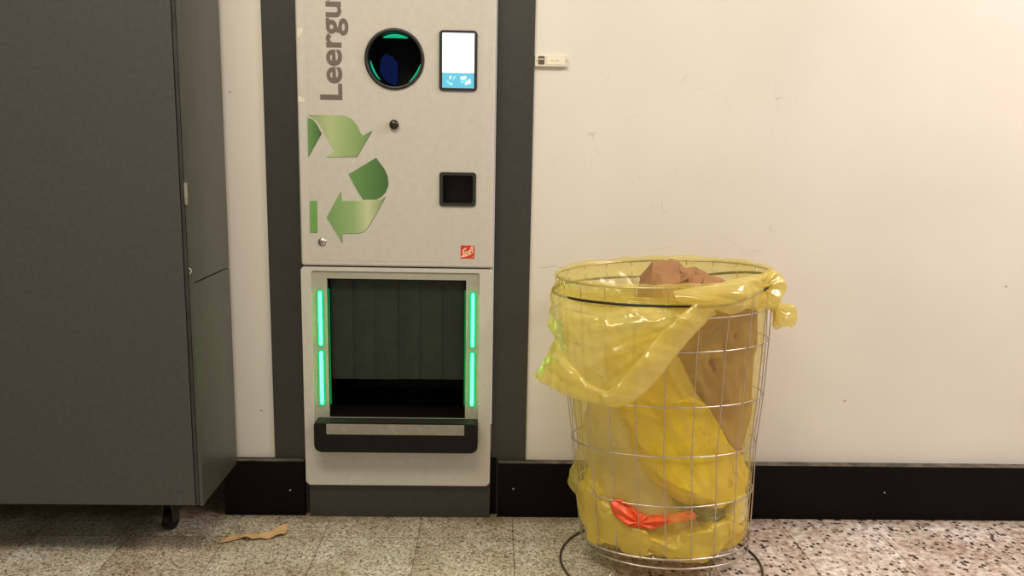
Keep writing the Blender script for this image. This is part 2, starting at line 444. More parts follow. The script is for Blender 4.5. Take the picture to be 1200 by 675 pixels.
# guide flap inside, left; its blue light is painted as a faint self-glow
bm = bmesh.new()
pts = [(-.362, 1.452), (-.357, 1.488), (-.343, 1.505), (-.322, 1.497), (-.306, 1.478), (-.305, 1.452), (-.307, 1.418), (-.312, 1.406), (-.335, 1.416), (-.352, 1.432)]
prism(bm, pts, .056, .066, .002)
part('guide_flap', bm, emit('painted blue glow', (.004, .009, .050, 1), 1.0), hole)
def arc_light(a0, a1, rm, w, name):
    bm = bmesh.new(); n = 24; A = []
    for i in range(n+1):
        t = i/n; a = math.radians(a0+(a1-a0)*t); hw = w*math.sin(PI*t)**.6+.0002
        ro = .0765; ri = ro-hw
        A.append([bm.verts.new((RC[0]+r*math.cos(a), y, RC[1]+r*math.sin(a))) for r, y in ((ro, -.028), (ri, -.028), (ri, -.022), (ro, -.022))])
    for p_, q in zip(A, A[1:]):
        for k in range(4): bm.faces.new((p_[k], p_[(k+1) % 4], q[(k+1) % 4], q[k]))
    bm.faces.new(A[0]); bm.faces.new(A[-1][::-1])
    o = part('ring_light', bm, emit('green ring light', (.012, .46, .23, 1), 1.0), hole); return o
arc_light(60, 120, .07, .011, 'a'); arc_light(182, 232, .07, .005, 'b'); arc_light(-58, -8, .07, .005, 'c')

# touch screen
bm = bmesh.new(); prism(bm, rrect(-.1671, -.0525, 1.3883, 1.5646, .010), MF-.006, MF+.01, .003)
scr = part('display', bm, M_bezel)
bm = bmesh.new(); prism(bm, rrect(-.1574, -.0615, 1.4406, 1.5567, .001, 2), MF-.0068, MF-.005)
part('screen_page', bm, emit('white screen', (.93, .98, 1, 1), 1.6), scr)
bm = bmesh.new(); prism(bm, rrect(-.1574, -.0615, 1.3963, 1.4404, .001, 2), MF-.0068, MF-.005)
part('screen_footer', bm, emit('blue screen band', (.18, .62, .80, 1), 1.0), scr)
def sp(px, py): # zoomed crop of the screen footer -> machine front
    q = W(510+px/16.87, 75+py/16.87, MF-.007); return (q.x, q.z)
M_icon = emit('icon white', (.85, 1, 1, 1), 1.1); M_icon2 = emit('icon cyan', (.30, .95, .92, 1), 1.0)
for pl, mm in (([(490, 265), (510, 245), (600, 232), (628, 262), (590, 300), (545, 320), (500, 300)], M_icon), ([(498, 320), (560, 330), (640, 260), (600, 350), (540, 385), (505, 375)], M_icon2),
               ([(580, 380), (680, 290), (700, 300), (705, 390), (650, 400), (600, 425)], M_icon), ([(285, 240), (310, 222), (325, 260), (300, 310), (275, 290)], M_icon),
               ([(215, 320), (260, 330), (300, 380), (270, 400), (225, 360)], M_icon2), ([(340, 330), (365, 240), (405, 225), (400, 265), (360, 320)], M_icon2), ([(290, 390), (325, 370), (345, 395), (315, 425)], M_icon)):
    bm = bmesh.new(); prism(bm, [sp(*q) for q in pl], MF-.0074, MF-.0066); part('icon_mark', bm, mm, scr)

# door knob-like sensor
kb = bmesh.new(); bmesh.ops.create_uvsphere(kb, u_segments=24, v_segments=14, radius=.0145)
for v in kb.verts: v.co = Vector((v.co.x-.3033, v.co.y*.7+MF-.008, v.co.z+1.284))
part('knob', kb, plain('black brown knob', (38, 28, 16), .3), None, True)

# receipt port
bm = bmesh.new(); o_ = rrect(-.165, -.052, 1.039, 1.1431, .009, 6); i_ = rrect(-.1548, -.0617, 1.0486, 1.134, .005, 6)
frame(bm, o_, i_, MF-.005, MF+.003); pt = part('receipt_port', bm, M_bezel)
bm = bmesh.new(); frame(bm, rrect(-.1553, -.0614, 1.0476, 1.1344, .006, 6), rrect(-.1535, -.063, 1.05, 1.1325, .005, 6), MF+.001, -.003)
prism(bm, rrect(-.1553, -.0614, 1.0476, 1.1344, .006, 6), -.006, -.002)
part('port_liner', bm, M_black, pt)

# lettering
def text_mesh(s, size):
    cu = bpy.data.curves.new('t', 'FONT'); cu.body = s; cu.size = size; cu.extrude = .0006; cu.offset = size*.02
    cu.space_character = 1.0
    o = bpy.data.objects.new('t', cu); COL.objects.link(o); bpy.context.view_layer.update()
    me = bpy.data.meshes.new_from_object(o.evaluated_get(bpy.context.evaluated_depsgraph_get()))
    bpy.data.objects.remove(o); return me
me = text_mesh('Leergut', .1)
xs = [v.co.x for v in me.vertices]; ys = [v.co.y for v in me.vertices]
x0 = min(xs)
cap = .0729
m6 = text_mesh('Leergu', .1); x6 = max(v.co.x for v in m6.vertices)
kx = (1.6395-1.355)/(x6-x0); ky = .0672/cap
for v in me.vertices:
    lx, ly, lz = v.co
    v.co = Vector((-.4615-ly*ky, MF-.0014-lz, 1.355+(lx-x0)*kx))
t_ = link('lettering', me, M_text); under(RVM, t_)

# recycling arrows printed on the foil (light to dark green print)
def green_print(name, stops, ang):
    M, nt, out = mat(name)
    p = N(nt, 'ShaderNodeBsdfPrincipled', Roughness=.45); L(nt, p.outputs[0], out.inputs[0])
    tc = N(nt, 'ShaderNodeTexCoord'); mp = N(nt, 'ShaderNodeMapping'); mp.inputs['Rotation'].default_value = (0, math.radians(ang), 0)
    L(nt, tc.outputs['Generated'], mp.inputs[0]); sx = N(nt, 'ShaderNodeSeparateXYZ'); L(nt, mp.outputs[0], sx.inputs[0])
    r = ramp(nt, sx.outputs[0], [(a, lin(c)) for a, c in stops]); L(nt, r.outputs[0], p.inputs['Base Color']); return M
G1 = green_print('green arrow print light', [(0, (142, 162, 108)), (.35, (176, 192, 136)), (.75, (138, 166, 104)), (1, (108, 142, 84))], 0)
G2 = green_print('green arrow print light turned', [(0, (118, 156, 94)), (.45, (146, 178, 114)), (.7, (198, 206, 160)), (1, (120, 148, 94))], 0)
G3 = green_print('green arrow print dark', [(0, (108, 150, 84)), (1, (66, 104, 52))], 0)
def zz(px, py): # coordinates in a 3.373x crop whose corner is (340,120)
    q = W(340+px/3.373, 120+py/3.373, MF); return (q.x, q.z)
arrows = [
 ([(72, 50), (120, 49), (160, 50), (210, 52), (240, 62), (262, 88), (276, 118), (288, 131), (324, 112), (264, 215), (143, 216), (176, 194), (150, 150), (128, 105), (110, 76), (92, 60)], G1, 0),
 ([(69, 60), (88, 66), (104, 84), (124, 122), (72, 214)], G3, 0),
 ([(231, 284), (340, 219), (372, 262), (385, 292), (388, 325), (378, 352), (360, 372), (340, 382), (286, 382), (258, 335)], G3, 0),
 ([(145, 455), (200, 352), (203, 390), (290, 389), (340, 388), (362, 382), (377, 372), (340, 440), (306, 496), (288, 512), (262, 518), (206, 518), (206, 557)], G2, 0),
 ([(78, 389), (105, 389), (107, 514), (79, 514)], plain('green print plain', (112, 166, 84), .45, var=.02), 0)]
M_shadowline = plain('dark outline print', (96, 110, 70), .5)
for pl, mm, _ in arrows:
    bm = bmesh.new(); prism(bm, [zz(x+1.6, y+1.6) for x, y in pl], MF-.0010, MF-.0002); part('arrow_outline', bm, M_shadowline)
    bm = bmesh.new(); prism(bm, [zz(*q) for q in pl], MF-.0014, MF-.0002); part('arrow_print', bm, mm)
# white remnants of the foil on the left bead
def pf(px, py, y=MF): q = W(px, py, y); return (q.x, q.z)
for pl in ([(348.5, 33.5), (355, 33), (354, 39), (351.5, 43.5), (348.5, 44)], [(349.5, 113), (353, 114.5), (358.5, 119.5), (350, 120)]):
    bm = bmesh.new(); prism(bm, [pf(*q) for q in pl], MF-.0012, MF+.0004); part('foil_remnant', bm, M_white)

# lock
bm = ring_lathe([(.0, MF-.006), (.006, MF-.006), (.0085, MF-.004), (.0125, MF-.003), (.0135, MF)], (-.5293, .9205), 28)
lk = part('lock', bm, M_chrome, None, True)
bm = bmesh.new(); box(bm, -.5303, -.5283, MF-.0068, MF-.005, .9165, .9245); part('keyhole', bm, M_black, lk)

# red maker's label with white script
bm = bmesh.new(); prism(bm, rrect(-.0978, -.0548, .8755, .9168, .0008, 2), MF-.0014, MF)
rl = part('maker_label', bm, M_red)
def ribbon(pts, w, x0, z0, sx, sz, y):
    bm = bmesh.new()
    P = spline([(x0+a*sx, 0, z0-b*sz) for a, b in pts], 6); A = []
    for i, p in enumerate(P):
        t = (P[min(i+1, len(P)-1)]-P[max(i-1, 0)]).normalized(); nrm = Vector((-t.z, 0, t.x))
        A.append([bm.verts.new(p+s*nrm*w/2+Vector((0, yy, 0))) for s, yy in ((1, y), (-1, y), (-1, y+.0008), (1, y+.0008))])
    for p, q in zip(A, A[1:]):
        for k in range(4): bm.faces.new((p[k], p[(k+1) % 4], q[(k+1) % 4], q[k]))
    bm.faces.new(A[0][::-1]); bm.faces.new(A[-1]); return bm
bm = bmesh.new()
for i, (pl, wd) in enumerate((([(.40, .22), (.22, .34), (.17, .52), (.24, .68), (.16, .8), (.05, .9)], .0042), ([(.05, .88), (.3, .82), (.55, .74), (.78, .6)], .0036),
               ([(.34, .62), (.42, .45), (.33, .5), (.33, .7), (.45, .68)], .0028), ([(.48, .48), (.46, .68)], .0028), ([(.55, .68), (.62, .42), (.55, .46), (.55, .66), (.66, .62)], .0028),
               ([(.66, .64), (.70, .38), (.78, .14), (.86, .08), (.86, .3), (.86, .58)], .0036), ([(.72, .4), (.84, .36)], .0024), ([(.86, .82), (.89, .86)], .0028))):
    add(bm, ribbon(pl, wd, -.0978, .9168, .043, .0413, MF-.0020-.00005*i))
part('script_mark', bm, M_cream, rl)

# lower body
bm = bmesh.new(); prism(bm, rrect(MX0-.002, MX1, .118, .8412, (.010, .009, .009, .010), 5), MF, .34, .007, 4)
lb = obj('lower_body', bm, M_silver)
FX0, FX1 = -.566, -.0375
OX0, OX1, OZ0, OZ1 = -.518, -.0797, .348, .805
boolean(lb, [prism(bmesh.new(), rrect(FX0, FX1, .30, .829, .006, 4), -.3, MF+.007), box(bmesh.new(), OX0, OX1, -.3, .30, OZ0, OZ1)])
under(RVM, lb)
bm = bmesh.new()
frame(bm, [(FX0+.0005, .3005), (FX1-.0005, .3005), (FX1-.0005, .8285), (FX0+.0005, .8285)], [(OX0, OZ0), (OX1, OZ0), (OX1, OZ1), (OX0, OZ1)], MF+.004, MF+.009)
fr = part('inner_frame', bm, M_inner)
# black inside of the collection bay
bm = bmesh.new(); box(bm, OX0-.001, OX0+.002, MF+.01, .29, OZ0, OZ1); box(bm, OX1-.002, OX1+.001, MF+.01, .29, OZ0, OZ1)
box(bm, OX0, OX1, .285, .292, OZ0, OZ1); box(bm, OX0, OX1, MF+.01, .29, OZ1-.003, OZ1+.001); box(bm, OX0, OX1, MF+.01, .29, OZ0-.001, OZ0+.003)
bay = part('collection_bay', bm, M_black)
# curtain strips
nst = 6; xw = (OX1-OX0-.008)/nst
for i in range(nst):
    bm = bmesh.new(); a = OX0+.004+i*xw; n = 8
    pr = [(a+.0004+(xw-.0008)*k/n, -.020-.003*math.sin(PI*k/n)*(1 if i % 2 else .6)+(.0015 if i % 2 else 0)) for k in range(n+1)]
    pr = pr+[(x, y+.003) for x, y in pr[::-1]]
    zb = .470+(.0015 if i > 2 else 0)
    A = [bm.verts.new((x, y, zb)) for x, y in pr]; B = [bm.verts.new((x, y, OZ1-.003)) for x, y in pr]
    bm.faces.new(A[::-1]); bm.faces.new(B)
    for k in range(len(pr)): bm.faces.new((A[k], A[(k+1) % len(pr)], B[(k+1) % len(pr)], B[k]))
    part('curtain_strip', bm, M_rubber)
# light bars: half-round diffusers, each on a glowing plate that imitates their halo
M_led = emit('green light bar', (.028, 1.0, .075, 1), 13.0)
M_side = emit('added green glow', (.0, .30, .06, 1), 1.0)
M_halo = emit('green halo glow', (.0, .62, .17, 1), 1.0)
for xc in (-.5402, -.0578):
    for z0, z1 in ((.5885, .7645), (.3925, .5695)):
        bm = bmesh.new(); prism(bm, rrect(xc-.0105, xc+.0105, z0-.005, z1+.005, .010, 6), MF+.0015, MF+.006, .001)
        ho = part('light_halo', bm, M_halo)
        bm = bmesh.new(); prism(bm, rrect(xc-.0052, xc+.0052, z0, z1, .0050, 6), MF-.003, MF+.003, .002)
        part('light_bar', bm, M_led, ho)
# green strips added along the bay mouth sides to put glow inside
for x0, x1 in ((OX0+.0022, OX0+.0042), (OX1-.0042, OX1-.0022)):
    bm = bmesh.new(); box(bm, x0, x1, MF+.012, MF+.018, .39, .77); part('added_glow_strip', bm, M_side, bay)
# delivery tray
TY = -.109
bm = bmesh.new(); prism(bm, rrect(-.5575, -.0368, .2515, .3475, (.020, .006, .006, .020), 6), TY, MF+.012, .004, 3)
tr = part('tray', bm, M_black)
bm = bmesh.new(); prism(bm, rrect(-.5175, -.0800, .3120, .3465, .001, 2), TY-.0012, TY+.002)
part('tray_strip', bm, M_steel, tr)
# litter dust on the tray edge: grimy top
bm = bmesh.new(); box(bm, -.548, -.047, TY+.008, MF-.001, .3474, .3480); part('tray_mat', bm, plain('grimy black top', (34, 34, 28), .7, 0, .5, 180), tr)
# kick plate
part('kick_plate', prism(bmesh.new(), rrect(-.592, .0045, .0, .117, .001, 2), -.040, .3, .001), M_dark)
# cover strip in the gap right of the kick plate
part('gap_strip', box(bmesh.new(), .0052, .0262, -.012, .04, 0, .2), M_base)

# ------------------------------------------------------------------ tall cabinet on the left
CXR, CY0, CY1, CZ0 = -.828, -.357, -.030, .181
CAB = empty('cabinet', (-1.4, CY0, 0), 'tall dark grey metal cabinet on casters at the left of the wall', 'cabinet')
def cp(name, bm, m, **k): o = obj(name, bm, m, **k); under(CAB, o); return o
cp('door', box(bmesh.new(), -2.1, CXR-.022, CY0, CY0+.02, CZ0, 2.1, .002, 2), M_cab)
cp('edge_strip', box(bmesh.new(), CXR-.0195, CXR-.0105, CY0+.001, CY0+.02, CZ0+.001, 2.1, .001, 2), M_cabedge)
cp('corner_post', box(bmesh.new(), CXR-.0095, CXR+.0005, CY0+.0015, CY0+.022, CZ0-.002, 2.1, .0015, 2), M_cabside)
cp('side_panel', box(bmesh.new(), CXR-.02, CXR, CY0+.022, CY1, .835, 2.1, .0015, 2), M_cabside)
cp('side_panel', box(bmesh.new(), CXR-.02, CXR, CY0+.022, CY1, CZ0, .8315, .0015, 2), M_cabside)
cp('carcass', box(bmesh.new(), -2.095, CXR-.018, CY0+.021, CY1-.001, CZ0+.004, 2.099), M_cabedge)
def cf(px, py): return W(px, py, CY0-.001)
a, b = cf(219, 214), cf(223.5, 240)
cp('sticker', box(bmesh.new(), CXR-.0093, CXR-.001, CY0+.0005, CY0+.004, b.z, a.z), plain('worn pale sticker', (142, 136, 122), .6, var=.2))
# paint chip, a small hook-shaped bare spot
bm = bmesh.new(); tube(bm, [cf(221, 314), cf(223.5, 315.5), cf(224.2, 318.5), cf(222.5, 321)], .0009, 6)
cp('paint_chip', bm, M_label)
def caster(x, y, label=None):
    bm = bmesh.new(); prism(bm, circ(0, .032, .032, 28), -.012, .012, .003)
    whl = obj('wheel', bm, M_black); 
    bm = bmesh.new()
    for s in (-1, 1): box(bm, -.018, .018, s*.0165-.002, s*.0165+.002, .028, .11, .001, 1)
    box(bm, -.02, .02, -.019, .019, .105, .115, .002, 1)
    box(bm, -.035, .035, -.03, .03, .115, .185)
    tube(bm, [(0, -.02, .032), (0, .02, .032)], .005, 10)
    fk = obj('caster_fork', bm, M_cabedge)
    whl.parent = fk; fk.location = (x, y, 0); fk.rotation_euler = (0, 0, math.radians(78)); under(CAB, fk)
caster(-1.012, -.135); caster(-1.95, -.135); caster(-1.95, -.3)

# ------------------------------------------------------------------ name plate
a, b = W(627.5, 64.6, -.012), W(665, 78.6, -.012)
NP = empty('wall_nameplate', ((a.x+b.x)/2, -.001, (a.z+b.z)/2), 'small white plastic plate on the wall beside the dark surround', 'nameplate')
def npp(name, bm, m): o = obj(name, bm, m); under(NP, o)
X0 = SX1+.0015; X1 = b.x; Z1 = a.z; Z0 = b.z
npp('plate_body', prism(bmesh.new(), rrect(X0, X1, Z0, Z1, .002, 3), -.013, -.0002, .002), M_white)
npp('button_window', prism(bmesh.new(), rrect(X0+.010, X0+.029, Z0+.0065, Z1-.0025, .001, 2), -.0142, -.0125), M_dkbrown)
npp('window_band', prism(bmesh.new(), rrect(X0+.012, X0+.027, Z1-.013, Z1-.010, .0003, 2), -.0147, -.0135), M_white)
npp('name_label', prism(bmesh.new(), rrect(X0+.038, X1-.009, Z0+.007, Z1-.004, .0006, 2), -.0138, -.0125), M_label)
bm = bmesh.new()
for k in range(5): box(bm, X0+.048+k*.0052, X0+.0515+k*.0052, -.0142, -.0136, (Z0+Z1)/2-.0005, (Z0+Z1)/2+.0022+(.0012 if k in (0, 4) else 0))
npp('faint_print', bm, plain('faint grey print', (188, 180, 160), .7))
for x in (X0+.005, X1-.004): npp('screw', prism(bmesh.new(), circ(x, (Z0+Z1)/2+.001, .0016, 12), -.0138, -.0125), M_dkbrown)

# ------------------------------------------------------------------ wire basket
YC = -.31
RT = [(.878, .490, .302, .251), (.79, .496, .300, .222), (.692, .502, .297, .190), (.531, .512, .284, .166), (.387, .515, .270, .164), (.245, .523, .262, .172), (.084, .533, .252, .166), (.055, .543, .241, .163)]
def prof(z):
    if z >= RT[0][0]: return RT[0][1:]
    for a, b in zip(RT, RT[1:]):
        if z >= b[0]:
            t = (z-b[0])/(a[0]-b[0]); t = t*t*(3-2*t)*.35+t*.65
            return tuple(b[i]+(a[i]-b[i])*t for i in (1, 2, 3))
    return RT[-1][1:]
def tiltz(z, c): return z+(.014*c if z > .8 else .008*c*max(0, (z-.45)/.4))
def on(z, th, k=1.0, off=0.0):
    cx, rx, ry = prof(z); c, s = math.cos(th), math.sin(th)
    return Vector((cx+(rx*k+off)*c, YC+(ry*k+off)*s, tiltz(z, c)))
BK = empty('wire_basket', (.52, YC, 0), 'round silver wire basket standing against the wall, holding a yellow bin liner', 'wire basket')
def bp_(name, bm, m): o = obj(name, bm, m, None, True); under(BK, o); return o
NT = 72
for i, (z, *_r) in enumerate(RT):
    r = .0034 if i in (0, 6) else .0030 if i == 7 else .0022
    bm = bmesh.new(); tube(bm, [on(z, 2*PI*k/NT) for k in range(NT)], r, 8, True)
    bp_('rim_wire' if i == 0 else 'base_wire' if i > 5 else 'hoop_wire', bm, M_chrome)
NU = 22
for i in range(NU):
    th = -PI/2+math.radians(9.5)+2*PI*i/NU
    zs = [.878-.794*k/24 for k in range(25)]
    bm = bmesh.new(); tube(bm, [on(z, th, 1.0, .0022) for z in zs], .0016, 6)
    bp_('upright_wire', bm, M_chrome)
bm = bmesh.new()
for k in range(-3, 4):
    cx, rx, ry = prof(.084); h = math.sqrt(max(0, 1-(k/4)**2))
    tube(bm, [(cx+rx*k/4, YC-ry*h, .084), (cx+rx*k/4, YC+ry*h, .084)], .0015, 6)
    tube(bm, [(cx-rx*h, YC+ry*k/4, .081), (cx+rx*h, YC+ry*k/4, .081)], .0015, 6)
bp_('bottom_grid', bm, M_chrome)
bm = bmesh.new(); tube(bm, [(.520+.300*math.cos(2*PI*k/72), -.330+.27*math.sin(2*PI*k/72), .0036+.001*math.sin(3*k)) for k in range(72)], .0034, 8, True)
bp_('floor_ring', bm, M_dullwire)
for th, ph in ((-132, -135), (-68, -72), (100, 95), (22, 18)):
    a = on(.055, math.radians(th)); b = Vector((.520+.300*math.cos(math.radians(ph)), -.330+.27*math.sin(math.radians(ph)), .0072))
    bm = bmesh.new(); tube(bm, [a, a.lerp(b, .5)+Vector((0, 0, .002)), b], .0028, 8); bp_('leg', bm, M_chrome)

# ------------------------------------------------------------------ bin liner
BAG = empty('bin_liner', (.52, YC, .07), 'yellow plastic bin liner folded over the wire basket rim', 'bin liner')
def bg(name, bm, m): o = obj(name, bm, m, None, True, normals=False); under(BAG, o); return o
def grid(bm, G, closed=False):
    V = [[bm.verts.new(p) for p in row] for row in G]
    n = len(V[0])
    for a, b in zip(V, V[1:]):
        for k in range(n if closed else n-1): bm.faces.new((a[k], a[(k+1) % n], b[(k+1) % n], b[k]))
    return V
# inner sack: from the bottom up the inside, over the rim and down to the elastic
NA = 300
rows = []
def crease(v, amp): return amp*crumple(v, 9, 3)
for q in [0, .25, .5, .75, .9]:                     # bottom
    rows.append(('b', q))
zl = [.085+.785*(k/90) for k in range(91)]
for z in zl: rows.append(('s', z))
G = []
for kind, q in rows:
    r = []
    for k in range(NA):
        th = 2*PI*k/NA; c, s = math.cos(th), math.sin(th)
        if kind == 'b':
            p = on(.085, th, .93*q); p.z = .088-.0*q+.012*(1-q)+.006*noise.noise(p*30)
            p += Vector((0, 0, max(0, crease(p, .008))))
        else:
            z = q; p0 = on(z, th, .992)
            v = Vector((c*.30, s*.30, z*.55))
            lo = max(0, min(1, (.42-z)/.3)); hi = max(0, min(1, (z-.80)/.06))
            # long vertical folds plus crumples, always inwards of the wires
            fold = .5+.5*noise.noise(Vector((c*3.2, s*3.2, z*1.3+4)))
            v2 = Vector((p0.x, p0.y*1.3, p0.z*.55))
            d = -.002+.010*fold*(1-hi)
            d += (.010+.010*lo)*(.55+.6*crumple(v2, 6, 2))*(1-hi*.75)+.004*crumple(p0, 22, 9, 3)*(1-hi)
            d = max(d, .003)
            # a bulge that pushes out through the wires, lower left
            da = (math.degrees(th)-186+180) % 360-180
            d -= .030*math.exp(-(da/17)**2)*math.exp(-((z-.262)/.055)**2)*(1+.5*noise.noise(p0*40))
            p = p0-Vector((c, s, 0))*d
            z2 = z
            p.z = z2+.01*noise.noise(v*9)*(1-hi)*(0 if z < .1 else 1)+ (p0.z-z)*1.0
        r.append(p)
    G.append(r)
# over the rim
for (k_, off, dz) in ((1, -.006, .004), (1, -.002, .0095), (1, .003, .0105), (1, .0065, .006), (1, .0070, -.004), (1, .0065, -.014), (1, .0055, -.030), (1, .0045, -.048)):
    r = []
    for k in range(NA):
        th = 2*PI*k/NA; p = on(.878, th, 1, off)
        w_ = noise.noise(Vector((math.cos(th)*9, math.sin(th)*9, dz*30)))
        p += Vector((math.cos(th), math.sin(th), 0))*w_*.0030*(1 if off > .004 else .4)
        back = max(0, math.sin(th))
        p.z += dz+.0035*w_+back*.006*(1 if dz > 0 else 0)*abs(noise.noise(Vector((th*3, 0, 0))))*3
        r.append(p)
    G.append(r)
bm = bmesh.new(); V = grid(bm, G, True); bm.faces.remove if 0 else None
bg('inner_sack', bm, M_liner)

# overhanging drape, control net in photo coordinates with true depths
def cord_z(th): return .826+.005*max(0, -math.sin(th))-.006*max(0, -math.cos(th))+.075*max(0, math.cos(th)-.35)
def E(thd, dz=0, off=.0105):
    th = math.radians(thd); p = on(.842, th, 1, off); p.z = cord_z(th)+dz; return p
def net_surface(net, nu, nv):
    R = [spline(row, nu) for row in net]
    cols = list(zip(*R)); C_ = [spline(c, nv) for c in cols]
    return [list(r) for r in zip(*C_)]
th_ = [158, 178, 200, 225, 247, 266, 284, 297, 306]
net = [
 [E(t, .020, .0085) for t in th_],
 [E(t, .003, .0065) for t in th_],
 [W(648, 352, -.24), W(645, 354, -.31), W(662, 366, -.44), W(695, 376, -.54), W(733, 380, -.585), W(775, 376, -.595), W(805, 369, -.59), W(822, 364, -.58), W(835, 362, -.575)],
 [W(644, 372, -.24), W(640, 378, -.32), W(660, 392, -.45), W(696, 402, -.545), W(735, 404, -.58), W(772, 397, -.59), W(802, 383, -.585), W(824, 368, -.58), W(838, 363, -.573)],
 [W(647, 390, -.25), W(644, 397, -.34), W(657, 415, -.46), W(692, 429, -.545), W(732, 434, -.575), W(768, 420, -.585), W(796, 398, -.58), W(824, 373, -.575), W(839, 365, -.572)],
 [W(652, 400, -.27), W(640, 415, -.37), W(652, 438, -.49), W(690, 453, -.54), W(728, 458, -.565), W(762, 438, -.57), W(789, 412, -.575), W(822, 379, -.572), W(840, 367, -.570)],
 [W(652, 405, -.30), W(628, 437, -.40), W(650, 456, -.51), W(690, 470, -.54), W(728, 475, -.55), W(757, 457, -.555), W(783, 426, -.56), W(816, 388, -.568), W(840, 369, -.570)],
]
D = net_surface(net, 28, 24)
apex = W(834, 358, -.58)
nr, nc = len(D), len(D[0])
for i in range(nr):
    for j in range(nc):
        p = D[i][j]; fade = min(1, i/24)
        dv = p-apex; ang = math.atan2(dv.z, dv.x); ds = dv.length
        fan = abs(((ang*3.4+.5*noise.noise(p*5)) % 1)-.5)*4-1
        fan2 = abs(((ang*7.7+.6*noise.noise(p*4+Vector((4, 4, 4)))) % 1)-.5)*4-1
        n_ = Vector((p.x-.5, (p.y-YC)*1.2, .0)).normalized()
        k_ = min(1, ds*5)
        pz = Vector((p.x+.25*p.z, p.y, p.z*.6))
        h = (.0035*fan*max(0, noise.noise(p*7)+.5)+.002*fan2)*k_+.015*crumple(pz, 4.5, 1, 3)+.0045*crumple(p, 11, 4, 2, .2)+.0012*crumple(p, 26, 6, 2, .2)
        p = p+n_*fade*h
        if i > nr-10: p = p+Vector((0, 0, .004*noise.noise(p*18)))
        D[i][j] = p
bm = bmesh.new(); grid(bm, D)
# the turned-up hem: a folded band lying over the lower edge and running up to the cord on the right
up_e = [(650, 399, -.35), (661, 415, -.49), (679, 436, -.55), (700, 455, -.578), (722, 452, -.605), (746, 424, -.618), (771, 395, -.618), (795, 371, -.612), (816, 354, -.600)]
lo_e = [(624, 440, -.41), (640, 452, -.49), (668, 465, -.545), (700, 473, -.565), (731, 476, -.578), (758, 459, -.588), (785, 427, -.592), (814, 391, -.590), (839, 363, -.585)]
net = []
for q, dy in ((0, .004), (.06, -.006), (.33, -.018), (.66, -.016), (.94, -.006), (1, .006)):
    net.append([W(a[0]+(b[0]-a[0])*q, a[1]+(b[1]-a[1])*q, a[2]+(b[2]-a[2])*q+dy) for a, b in zip(up_e, lo_e)])
B_ = net_surface(net, 26, 8)
for i, row in enumerate(B_):
    for j, p in enumerate(row):
        e = math.sin(PI*i/(len(B_)-1))
        n_ = Vector((p.x-.5, (p.y-YC)*1.2, .0)).normalized()
        row[j] = p+n_*(.3+.7*e)*(.010*crumple(p, 7, 6, 3)+.004*crumple(p, 18, 8, 3))+Vector((0, 0, 1))*.004*noise.noise(Vector((j*.06, 0, 5)))
grid(bm, B_)
bg('overhang', bm, M_film)
# tongue of film laid along the rim towards the gathered end
net = [
 [W(790, 341, -.575), W(820, 336, -.57), W(850, 330, -.545), W(874, 324, -.50), W(888, 321, -.45), W(896, 322, -.42)],
 [W(792, 348, -.590), W(822, 343, -.60), W(852, 336, -.59), W(874, 331, -.56), W(889, 330, -.50), W(897, 332, -.45)],
 [W(797, 354, -.595), W(826, 351, -.61), W(854, 346, -.612), W(874, 344, -.585), W(889, 344, -.52), W(898, 345, -.46)],
 [W(812, 357, -.595), W(834, 358, -.605), W(858, 361, -.60), W(876, 359, -.565), W(888, 357, -.51), W(898, 357, -.46)],
 [W(830, 360, -.585), W(842, 364, -.585), W(858, 368, -.575), W(874, 363, -.56), W(885, 360, -.50), W(896, 359, -.45)],
]
T = net_surface(net, 14, 12)
for row in T:
    for j, p in enumerate(row):
        row[j] = p+Vector((.2, -1, 0)).normalized()*(.007*crumple(Vector((p.x*.5, p.y, p.z*1.6)), 11, 5)+.004*noise.noise(p*16))
bm = bmesh.new(); grid(bm, T)
# gathered bunch: two puffed lobes, front and back sheets
def lobe(bm, outline, Yc, puff, creasec, o):
    "a closed puffed pocket of film from an outline of (px, py) points"
    P = spline([W(x, y, Yc) for x, y in outline]+[W(*outline[0], Yc)], 8)[:-1]
    c = W(*creasec, Yc); rings = 14
    for sgn in (-1, 1):
        Gd = []
        for r in range(rings+1):
            q = r/rings; row = []
            for k, p in enumerate(P):
                v = c.lerp(p, q); h = puff*math.sqrt(max(0, 1-q*q))
                a = math.atan2(v.z-c.z, v.x-c.x)
                radial = abs(((a*1.6+o+.4*noise.noise(v*8)) % 1)-.5)*4-1
                h += .010*radial*min(1, q*2)*(1-q*.6)+.006*crumple(v, 16, o, 4)
                v = v+Vector((0, sgn*h, 0))+(Vector((1, 0, .6))*.004*noise.noise(v*22))*q
                row.append(v)
            Gd.append(row)
        grid(bm, Gd, True)
lobe(bm, [(866, 336), (884, 326), (901, 317), (913, 321), (921, 334), (918, 348), (909, 360), (897, 361), (877, 363), (866, 352)], -.44, .022, (888, 334), 2)
lobe(bm, [(897, 355), (908, 353), (919, 356), (930, 357), (934, 366), (933, 377), (928, 384), (918, 383), (908, 387), (904, 380), (909, 372), (902, 364)], -.37, .008, (908, 361), 5)
bg('gathered_end', bm, M_film)
